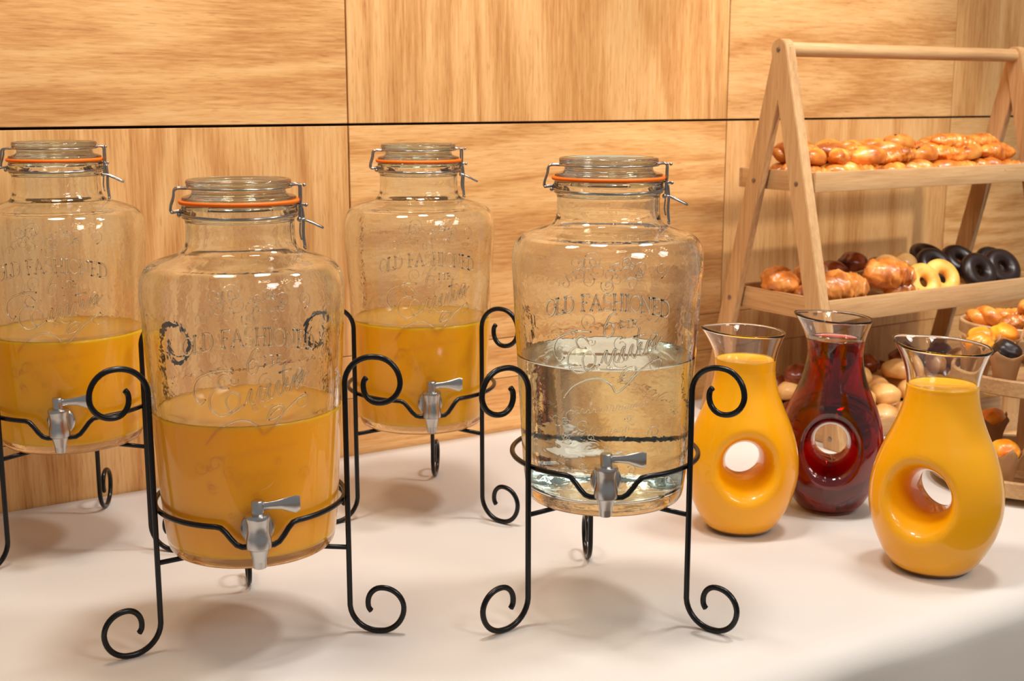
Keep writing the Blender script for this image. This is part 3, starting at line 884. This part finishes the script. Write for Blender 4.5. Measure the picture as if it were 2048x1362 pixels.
def carafe(label, x, y, rz, kx, kz, level, lmat, lname):
    t = thing('carafe', label, 'carafe', (x, y, 0), math.radians(rz), 'glass carafes with a finger hole through the belly')
    t.scale = (kx, kx, kz)
    link('glass_body', CARG, M['carafe'], t)
    link(lname, JM(level, T_IN if lmat is M['cherry'] else -.00015), lmat, t)
    return t
carafe('carafe of orange juice standing behind the black scroll of the water stand', 0.3200, 1.705, -3, .93, 1.0, .2445, M['oj_deep'], 'orange_juice')
carafe('carafe of dark red juice, the middle one of three', 0.4660, 1.795, -15, .90, 1.01, .2530, M['cherry'], 'cherry_juice')
carafe('carafe of orange juice nearest the camera, at the right', 0.5400, 1.553, -38, 1.0, 1.03, .2370, M['oj_deep'], 'orange_juice')

# ------------------------------------------------------------------ A-frame rack
L_ = 0.636; QA = 0.252; HS = 0.165; AZ = 0.676
rack = thing('display_rack', 'beech A-frame display rack with three trays of pastries against the panelled wall', 'rack', W(0.377, QA), ROT)
def leg_poly(sign):
    # in (y,z); local y>0 points to the wall
    hw = .0185
    foot = (sign * HS, 0); apex = (0, AZ)
    d = Vector((apex[0] - foot[0], apex[1] - foot[1])).normalized(); n = Vector((-d.y, d.x))
    pts = []
    k0 = (hw / d.y)
    pts.append((foot[0] - k0, 0)); 
    a0 = math.atan2(-n.y, -n.x) if n.x > 0 else math.atan2(n.y, n.x)
    left = Vector(apex) + (n if n.x < 0 else -n) * hw; right = Vector(apex) + (-n if n.x < 0 else n) * hw
    aL = math.atan2(left.y - apex[1], left.x - apex[0]); aR = math.atan2(right.y - apex[1], right.x - apex[0])
    if aL < 0: aL += 2 * PI
    for k in range(13):
        a = aL + (aR - aL) * k / 12
        pts.append((apex[0] + hw * math.cos(a), apex[1] + hw * math.sin(a)))
    pts.append((foot[0] + k0, 0))
    return pts
for xx, nm in ((0.0, 0), (L_, 1)):
    out = 0.0
    link('leg', prism_mesh(leg_poly(-1), xx - .004, xx + .018), M['rack_z'], rack)
    link('leg', prism_mesh(leg_poly(1), xx - .0005 + .002, xx + .016), M['rack_z'], rack)
rod = transform(lathe([(0, 0), (.0125, 0), (.0125, L_ - .012), (0, L_ - .012)], 32, angle=40), Matrix.Translation((.015, 0, AZ + .001)) @ Matrix.Rotation(PI / 2, 4, 'Y'))
link('handle_rod', rod, M['rack_x'], rack)
def tray(y0, y1, z0, z1, x0=.0195, x1=L_ - .004):
    th = .008
    tr = link('tray', box_mesh(x0 + th, x1 - th, y0 + th, y1 - th, z0 + .004, z0 + .010, .0005, 1), M['rack_x'], rack)
    link('front_rail', box_mesh(x0, x1, y0, y0 + th, z0, z1), M['rack_x'], tr)
    link('back_rail', box_mesh(x0, x1, y1 - th, y1, z0, z1), M['rack_x'], tr)
    link('end_rail', box_mesh(x0, x0 + th, y0 + th, y1 - th, z0, z1), M['rack_y'], tr)
    link('end_rail', box_mesh(x1 - th, x1, y0 + th, y1 - th, z0, z1), M['rack_y'], tr)
TR = [(QA - .33, QA - .138, .434, .469), (QA - .374, QA - .130, .212, .252), (QA - .402, QA - .105, .001, .034)]
for (a, b_, z0, z1) in TR: tray(a, b_, z0, z1)
bolt = transform(lathe([(0, 0), (.0042, 0), (.0040, .0012), (.0022, .0020), (0, .0012)], 16, angle=30), Matrix.Rotation(-PI / 2, 4, 'Y'))
def legy(sign, z): return sign * HS * (1 - z / AZ)
for z in (.449, .230, .020):
    for sg in (-1, 1):
        link('bolt', bolt, M['bolt'], rack, ((-.004 if sg < 0 else .0015), legy(sg, z), z))
link('bolt', bolt, M['bolt'], rack, (-.004, 0, AZ))

# ------------------------------------------------------------------ pastry meshes
def croissant_mesh(Ln=.10, R=.024, bend=.6, ridges=5, seed=0, seg=32, n=64):
    rnd = random.Random(seed); V, F = [], []
    ph = [rnd.uniform(0, 6) for _ in range(6)]
    for i in range(n + 1):
        t = i / n * 2 - 1
        a = t * bend; Rb = Ln / (2 * bend)
        c = Vector((Rb * math.sin(a), Rb * (1 - math.cos(a)) * -1, 0)); tang = Vector((math.cos(a), -math.sin(a), 0)); nr = Vector((math.sin(a), math.cos(a), 0))
        env = max(.0, 1 - abs(t) ** 2.4) ** .62
        saw = ((abs(t) * ridges) % 1.0)
        rr = R * (env * (1.0 - .20 * saw) + .02)
        for k in range(seg):
            th = 2 * PI * k / seg
            w_ = 1 + .05 * math.sin(3 * th + ph[0] + 4 * t) + .04 * math.sin(9 * t + ph[1] + 2 * th)
            p_ = c + (nr * math.cos(th) * 1.08 + Vector((0, 0, 1)) * math.sin(th) * .86) * rr * w_
            q_ = mn.noise(Vector((p_.x * 55, p_.y * 110, p_.z * 110)) + Vector((seed * 3.1, 0, 0)))
            p_ += (p_ - c).normalized() * (abs(q_) * -.34 + .08) * rr
            V.append(p_)
    for i in range(n):
        for k in range(seg):
            F.append((i * seg + k, i * seg + (k + 1) % seg, (i + 1) * seg + (k + 1) % seg, (i + 1) * seg + k))
    F.append(tuple(range(seg))[::-1]); F.append(tuple(n * seg + k for k in range(seg)))
    me = mesh_from(V, F)
    bm = bmesh.new(); bm.from_mesh(me); return bm_mesh(bm, True)
def bun_mesh(a, b_, c, seed=0, lump=.08, crease=0.0):
    bm = bmesh.new(); bmesh.ops.create_icosphere(bm, subdivisions=4, radius=1)
    rnd = random.Random(seed); ph = [rnd.uniform(0, 6) for _ in range(6)]
    for v in bm.verts:
        p = v.co.copy()
        d = 1 + lump * (math.sin(3 * p.x + ph[0]) * math.sin(2.6 * p.y + ph[1]) + .5 * math.sin(6 * p.z + ph[2] + 4 * p.x)) 
        if crease: d -= crease * math.exp(-(p.y / .12) ** 2) * max(0, p.z)
        z = p.z if p.z > -.55 else -.55 + (p.z + .55) * .25
        v.co = Vector((p.x * a * d, p.y * b_ * d, z * c * d))
    return bm_mesh(bm, True)
def torus_mesh(R, r, sq=.85, nu=40, nv=18):
    V, F = [], []
    for i in range(nu):
        u = 2 * PI * i / nu
        for k in range(nv):
            v = 2 * PI * k / nv; q = R + r * math.cos(v)
            V.append((q * math.cos(u), q * math.sin(u), r * sq * math.sin(v) * (1 + .03 * math.sin(3 * u))))
    for i in range(nu):
        for k in range(nv):
            F.append((i * nv + k, ((i + 1) % nu) * nv + k, ((i + 1) % nu) * nv + (k + 1) % nv, i * nv + (k + 1) % nv))
    return mesh_from(V, F)
def twist_mesh(Ln=.075, R=.013, seed=0):
    """oval plaited bun: two strands wound round each other"""
    V, F = [], []
    for s in (0, 1):
        pts, rad = [], []
        for i in range(41):
            t = i / 40; a = t * PI * 2.6 + s * PI
            env = math.sin(PI * min(1, max(0, t))) ** .5
            pts.append(((t - .5) * Ln, math.cos(a) * R * .62 * env, math.sin(a) * R * .52 * env)); rad.append(R * (.28 + .78 * env))
        add_tube(V, F, pts, rad, 14)
    return mesh_from(V, F)
PROTO = {}
def proto(kind, me, mat): PROTO[kind] = (me, mat)
proto('croissant', croissant_mesh(.105, .031, .65, 2.6, 1), M['croissant'])
proto('croissant_b', croissant_mesh(.100, .030, .4, 2.4, 5), M['croissant'])
proto('mini', croissant_mesh(.072, .0165, .35, 4, 2), M['gold'])
proto('oval', bun_mesh(.036, .020, .017, 3, .05, .22), M['gold'])
proto('twist', twist_mesh(), M['gold'])
proto('long', croissant_mesh(.105, .019, .30, 5, 8), M['gold'])
proto('pale', bun_mesh(.030, .027, .021, 4, .04, .0), M['pale_bun'])
proto('dark', bun_mesh(.030, .026, .020, 6, .08, .1), M['dark_pastry'])
proto('donut', torus_mesh(.0235, .0135), M['donut'])
proto('choco', torus_mesh(.0235, .0145), M['choc'])
raisin_me = bun_mesh(.0042, .0035, .003, 9, .1)
RK = Matrix.Rotation(ROT, 3, 'Z')
def put(kind, name, label, cat, group, s, q, z, rz=0, tilt=0, roll=0, sc_=1.0, raisins=0):
    me, mat = PROTO[kind]
    loc = W(s, q, z)
    from mathutils import Euler
    rot = (Matrix.Rotation(ROT, 3, 'Z') @ Euler((math.radians(tilt), math.radians(roll), math.radians(rz)), 'XYZ').to_matrix()).to_euler()
    o = bpy.data.objects.new(name, me); COL.objects.link(o)
    if not me.materials: me.materials.append(mat)
    o.location = loc; o.rotation_euler = rot; o.scale = (sc_,) * 3
    tag(o, label, cat, group)
    rnd = random.Random(int(s * 1000 + q * 77))
    for k in range(raisins):
        a = rnd.uniform(-.9, .9); b2 = rnd.uniform(-.7, .7)
        r = link('raisin', raisin_me, M['raisin'] if not raisin_me.materials else None, o, (.034 * .7 * a, .016 * b2 * .8, .0135 * (1 - .35 * a * a - .3 * b2 * b2)))
    return o
# top tray: two layers of glossy small pastries ( s, q, layer )
zt_ = .444
rnd = random.Random(11)
G1 = 'small glazed pastries heaped on the top tray'
LT = {'oval': 'glazed oval bun', 'twist': 'glazed twisted pastry', 'mini': 'small glazed croissant', 'long': 'long glazed croissant'}
def toplist():
    out = []
    kinds = ['mini', 'oval', 'twist', 'oval', 'mini', 'twist']
    i = 0
    for row, q in enumerate((.300, .262, .222, .180)):
        s = .425 + .014 * row
        while s < .975:
            k = kinds[(i * 5 + row) % 6]; out.append((k, s, q, .0165, rnd.uniform(-30, 30), rnd.uniform(-6, 6))); s += rnd.uniform(.060, .070); i += 1
    for row, q in enumerate((.285, .245, .205)):
        s = .435 + .02 * row
        while s < .975:
            k = kinds[(i * 3 + row) % 6]
            if s > .80 and row < 2 and i % 2 == 0: k = 'long'
            out.append((k, s, q, .046 + (.006 if row else 0), rnd.uniform(-38, 38), rnd.uniform(-12, 12))); s += rnd.uniform(.062, .080) + (.02 if k == 'long' else 0); i += 1
    for (k, s, q, rz) in (('oval', .70, .245, 10), ('long', .835, .262, -14), ('long', .925, .255, 12)):
        out.append((k, s, q, .064, rz, 0))
    return out
TOPL = toplist(); ORD = ['first', 'second', 'third', 'fourth', 'fifth', 'sixth', 'seventh', 'eighth', 'ninth', 'tenth', 'eleventh', 'twelfth']
CNT = {}
for (k, s, q, dz, rz, ti) in TOPL:
    lay = 'top layer' if dz > .06 else ('upper layer' if dz > .03 else 'lower layer')
    row = 'along the front rail' if q > .27 else ('in the middle' if q > .2 else 'near the wall')
    if dz > .06: row = 'on the heap'
    c_ = CNT.get((lay, row), 0); CNT[(lay, row)] = c_ + 1
    put(k, {'oval': 'bun', 'twist': 'twisted_pastry', 'mini': 'small_croissant', 'long': 'long_croissant'}[k],
        f'{LT[k]}, top tray {lay} {row}, {ORD[min(c_ % 12, 11)]} from left', 'pastry', G1, s, q, zt_ + dz, rz, ti, rnd.uniform(-8, 8), rnd.uniform(1.04, 1.2), 4 if (k == 'oval' and dz > .03) else 0)

# middle tray
zm = .222
CR = 'croissants on the middle tray'
put('croissant', 'croissant', 'large flaky croissant beside the front leg of the rack, middle tray', 'croissant', CR, .463, .332, zm + .044, -14, 20, 0, 1.08)
put('croissant_b', 'croissant', 'golden croissant lying low against the front rail under the first large one', 'croissant', CR, .500, .322, zm + .018, 8, 0, 0, .8)
put('croissant', 'croissant', 'large croissant perched on top, just left of the ring donuts', 'croissant', CR, .612, .312, zm + .054, -14, 18, 4, 1.05)
put('croissant_b', 'croissant', 'pale croissant underneath, front rail, left of the ring donuts', 'croissant', CR, .640, .322, zm + .022, 5, 0, 0, .82)
put('croissant_b', 'croissant', 'brown croissant at the left end of the middle tray, seen between the rack legs', 'croissant', CR, .435, .215, zm + .040, 60, 10, 0, 1.05)
put('croissant', 'croissant', 'shaded croissant behind the front leg, left end of the middle tray', 'croissant', CR, .440, .285, zm + .024, 75, 0, 0, .8)
put('croissant', 'croissant', 'croissant at the back of the middle tray, behind the first large one', 'croissant', CR, .520, .210, zm + .045, 20, 0, 0, .95)
for i, (s, q, lb) in enumerate([(.590, .195, 'dark baked bun at the back of the middle tray, left one'), (.655, .185, 'dark baked bun at the back of the middle tray, middle one'), (.705, .205, 'dark baked bun at the back of the middle tray, right one')]):
    put('dark', 'bun', lb, 'bun', 'dark buns at the back of the middle tray', s, q, zm + .045 + .012 * (i == 1), 20 * i, 0, 0, 1.1)
put('pale', 'bun', 'pale round bun behind the left ring donut', 'bun', None, .675, .255, zm + .055, 0, 10, 0, 1.1)
put('pale', 'bun', 'pale bun in front of the dark buns beside the ring donuts', 'bun', None, .740, .235, zm + .055, 30, 10, 0, 1.1)
DN = 'plain ring donuts on the middle tray'; CH = 'chocolate ring donuts on the middle tray'
put('donut', 'ring_donut', 'plain golden ring donut standing on edge, left of the pair', 'donut', DN, .682, .335, zm + .036, 0, 62, -24, 1.0)
put('donut', 'ring_donut', 'plain golden ring donut standing on edge, right of the pair', 'donut', DN, .742, .328, zm + .038, 0, 60, -22, 1.04)
put('choco', 'ring_donut', 'chocolate ring donut in front, standing upright next to the plain pair', 'donut', CH, .862, .318, zm + .040, 0, 58, -14, 1.06)
put('choco', 'ring_donut', 'chocolate ring donut leaning behind the plain pair', 'donut', CH, .800, .262, zm + .050, 0, 48, -16, 1.05)
put('choco', 'ring_donut', 'topmost chocolate ring donut at the back of the heap', 'donut', CH, .828, .225, zm + .062, 0, 30, 0, 1.05)
put('choco', 'ring_donut', 'chocolate ring donut in the middle of the heap, behind the front one', 'donut', CH, .880, .258, zm + .054, 0, 40, -10, 1.05)
put('choco', 'ring_donut', 'chocolate ring donut at the right edge, leaning on the front rail', 'donut', CH, .932, .318, zm + .043, 0, 56, -20, 1.08)
put('choco', 'ring_donut', 'chocolate ring donut farthest right, near the rack leg', 'donut', CH, .975, .262, zm + .040, 0, 56, -20, 1.05)

# bottom tray: round buns in two layers
zb_ = .012
i = 0
for row, q in enumerate((.372, .318, .262, .205, .155)):
    s = .430 + .012 * (row % 2)
    while s < .975:
        k = 'dark' if row >= 3 or (i % 5 == 3 and row > 0) else 'pale'
        where = ['along the front rail', 'in the second row', 'in the third row', 'in the fourth row', 'in the last row'][row]
        c_ = CNT.get(('b', row), 0); CNT[('b', row)] = c_ + 1
        put(k, 'bun', f'{"dark" if k == "dark" else "pale golden"} round bun {where}, bottom tray, {ORD[c_]} from left', 'bun', 'buns in the bottom tray', s, q, zb_ + .0150, rnd.uniform(0, 360), 0, 0, rnd.uniform(.9, 1.02))
        s += rnd.uniform(.058, .064); i += 1
for row, q in enumerate((.345, .290, .232, .180)):
    s = .455 + .016 * (row % 2)
    while s < .960:
        k = 'dark' if row >= 3 or (i % 4 == 3 and row > 0) else 'pale'
        where = ['at the front', 'second from the front', 'third from the front', 'by the wall'][row]
        c_ = CNT.get(('u', row), 0); CNT[('u', row)] = c_ + 1
        put(k, 'bun', f'{"dark" if k == "dark" else "pale golden"} bun, bottom tray upper layer, {where}, {ORD[c_]} from left', 'bun', 'buns in the bottom tray', s, q, zb_ + .045, rnd.uniform(0, 360), rnd.uniform(-10, 10), rnd.uniform(-10, 10), rnd.uniform(.95, 1.08))
        s += rnd.uniform(.062, .074); i += 1
for row, q in enumerate((.305, .235)):
    s = .47
    while s < .90:
        k = 'pale' if row == 0 else 'dark'
        c_ = CNT.get(('t', row), 0); CNT[('t', row)] = c_ + 1
        put(k, 'bun', f'{"dark" if k == "dark" else "pale golden"} bun topping the bottom tray, {ORD[c_]} from left, {"front" if row == 0 else "back"} row', 'bun', 'buns in the bottom tray', s, q, zb_ + .076, rnd.uniform(0, 360), 0, 0, 1.0)
        s += rnd.uniform(.075, .11); i += 1

# ------------------------------------------------------------------ round tiered stand with muffins
TX, TY = 0.812, 1.925
st = thing('tiered_stand', 'round two-tier wooden stand of muffins at the right edge', 'stand', (TX, TY, 0), 0)
def tier(R, z, th=.026):
    prof = [(0, z), (R - .006, z), (R, z + .003), (R, z + th - .002), (R - .0015, z + th), (R - .006, z + th), (R - .0075, z + th - .0015), (R - .009, z + .011), (0, z + .011)]
    return lathe(prof, 96, angle=35)
link('tier', tier(.150, .012), M['rack_x'], st); link('tier', tier(.122, .158), M['rack_x'], st)
link('post', lathe([(0, .022), (.024, .022), (.021, .06), (.019, .158)], 32, angle=40), M['rack_z'], st)
link('post', lathe([(0, .168), (.0105, .168), (.010, .300), (.012, .302), (.012, .310), (.008, .316), (0, .317)], 24, angle=40), M['rack_z'], st)
for k in range(3):
    a = math.radians(90 + 120 * k + 20)
    link('foot', transform(lathe([(0, 0), (.010, 0), (.012, .003), (.012, .0122), (0, .0122)], 16, angle=35), Matrix.Translation((.11 * math.cos(a), .11 * math.sin(a), 0))), M['rack_z'], st)
def wrapper_mesh(seed):
    rnd = random.Random(seed); V, F = [], []; n = 48
    rows = [(0, .0, 0), (.017, 0, 0), (.0178, .004, .02), (.0200, .020, .05), (.0228, .036, .07), (.0265, .050, .12), (.0300, .060, .2)]
    tips = [rnd.uniform(.2, 1.0) for _ in range(4)]; rot = rnd.uniform(0, 6)
    for ri, (r, z, pl) in enumerate(rows):
        for k in range(n):
            a = 2 * PI * k / n
            ple = 1 + pl * .8 * math.cos(4 * a + rot) + pl * .25 * math.sin(11 * a + rot)
            q = ((a * 4 + rot) % (2 * PI)) / (2 * PI); tri = 1 - abs(q * 2 - 1)
            zz = z
            if ri >= 5: zz = z + (ri - 4) * .5 * (.024 * abs(2 * abs(q - .5)) ** 1.6 * tips[int(((a * 4 + rot) // (2 * PI)) % 4)] - .010)
            V.append((r * ple * math.cos(a), r * ple * math.sin(a), zz))
    for ri in range(len(rows) - 1):
        for k in range(n): F.append((ri * n + k, ri * n + (k + 1) % n, (ri + 1) * n + (k + 1) % n, (ri + 1) * n + k))
    V2 = [(v[0] * .97, v[1] * .97, v[2] + .0006) for v in V]; m_ = len(V)
    F2 = [tuple(i + m_ for i in f[::-1]) for f in F]
    e = (len(rows) - 1) * n
    F3 = [(e + k, e + (k + 1) % n, m_ + e + (k + 1) % n, m_ + e + k) for k in range(n)]
    return mesh_from(V + V2, F + F2 + F3)
def top_mesh(seed):
    bm = bmesh.new(); bmesh.ops.create_icosphere(bm, subdivisions=4, radius=1)
    rnd = random.Random(seed); ph = [rnd.uniform(0, 6) for _ in range(4)]
    for v in bm.verts:
        p = v.co.copy(); d = 1 + .05 * math.sin(5 * p.x + ph[0]) * math.sin(4 * p.y + ph[1]) + .03 * math.sin(9 * p.z + 7 * p.x)
        R = .0256 if p.z > -.1 else .0250 * max(.60, 1 + (p.z + .1) * .5)
        v.co = Vector((p.x * R * d, p.y * R * d, (.056 + p.z * .022 * d) if p.z > -.1 else (.054 + (p.z + .1) * .050)))
    return bm_mesh(bm, True)
WR_M = [wrapper_mesh(k) for k in range(3)]; TP_M = [top_mesh(k) for k in range(2)]
for me in WR_M: me.materials.append(M['paper'])
TPC = [me.copy() for me in TP_M]
for me in TP_M: me.materials.append(M['muffin'])
for me in TPC: me.materials.append(M['choc'])
def muffin(label, x, y, z, kind, i, group, s=1.0):
    t = thing('muffin', label, 'muffin', (x, y, z), i * 1.3, group); t.scale = (s, s, s)
    t.rotation_euler = (math.radians(rnd.uniform(-2, 2)), math.radians(rnd.uniform(-2, 2)), i * 1.3)
    o = bpy.data.objects.new('wrapper', WR_M[i % 3]); COL.objects.link(o); o.parent = t
    o = bpy.data.objects.new('muffin_top', (TP_M if kind == 'o' else TPC)[i % 2]); COL.objects.link(o); o.parent = t
    return t
MU = 'muffins in brown paper on the tiered stand'
UP = [(-141, 'c', 'chocolate muffin in brown paper, upper tier, front left', .090), (-103, 'o', 'orange muffin in brown paper, upper tier, right of the chocolate one', .088),
      (177, 'o', 'orange muffin in brown paper at the far left of the upper tier', .090), (141, 'o', 'orange muffin behind on the upper tier, half hidden by the chocolate one', .088),
      (104, 'o', 'orange muffin at the back of the upper tier beside the post', .088), (66, 'c', 'chocolate muffin at the back right of the upper tier', .088), (-64, 'o', 'orange muffin at the front right of the upper tier', .088), (0, 'c', 'chocolate muffin at the right end of the upper tier', .088)]
for i, (a, k, lb, r) in enumerate(UP):
    A = math.radians(a); muffin(lb, TX + r * math.cos(A), TY + r * math.sin(A), .1695, k, i, MU, .88)
LOW = [(-131, 'o', 'orange muffin in brown paper, lower tier, beside the nearest carafe', .114), (-92, 'c', 'chocolate muffin at the front of the lower tier', .112), (173, 'c', 'dark muffin at the far left of the lower tier', .112),
       (138, 'c', 'dark muffin behind on the lower tier, left of the post', .112), (100, 'o', 'orange muffin at the back of the lower tier', .112), (60, 'c', 'dark muffin at the back right of the lower tier', .112), (-48, 'o', 'orange muffin at the front right of the lower tier', .112)]
for i, (a, k, lb, r) in enumerate(LOW):
    A = math.radians(a); muffin(lb, TX + r * math.cos(A), TY + r * math.sin(A), .0235, k, i + 3, MU, .88)

# pedestal tray behind the muffins
px, py = 0.905, 2.235
pd = thing('pedestal_tray', 'round wooden pedestal tray of orange pastries behind the tiered stand', 'tray', (px, py, 0), 0)
link('tray_top', tier(.100, .180, .024), M['rack_x'], pd)
link('pedestal', lathe([(0, 0), (.06, 0), (.062, .006), (.03, .014), (.018, .04), (.016, .15), (.03, .1802), (0, .1802)], 40, angle=40), M['rack_z'], pd)
for i, (dx, dy, k) in enumerate([(-.03, -.05, 'mini'), (.02, -.045, 'oval'), (.05, 0, 'twist'), (-.05, .01, 'twist'), (0, .02, 'mini'), (.015, -.01, 'oval')]):
    q = Vector((px + dx, py + dy, 0)) - P0; s_ = q.dot(DV); q_ = q.dot(NV)
    put(k, 'pastry', 'orange glazed pastry on the pedestal tray, ' + ['front left', 'front right', 'at the right edge', 'at the left edge', 'at the back', 'topmost of the pile'][i], 'pastry', 'orange pastries on the pedestal tray', s_, q_, .2085 + (.020 if i == 5 else 0), 40 * i, 0, 0, 1.0)
for me in set(o.data for o in bpy.data.objects if o.type == 'MESH'):
    if me.materials and me.materials[0] is None: me.materials.pop(index=0)
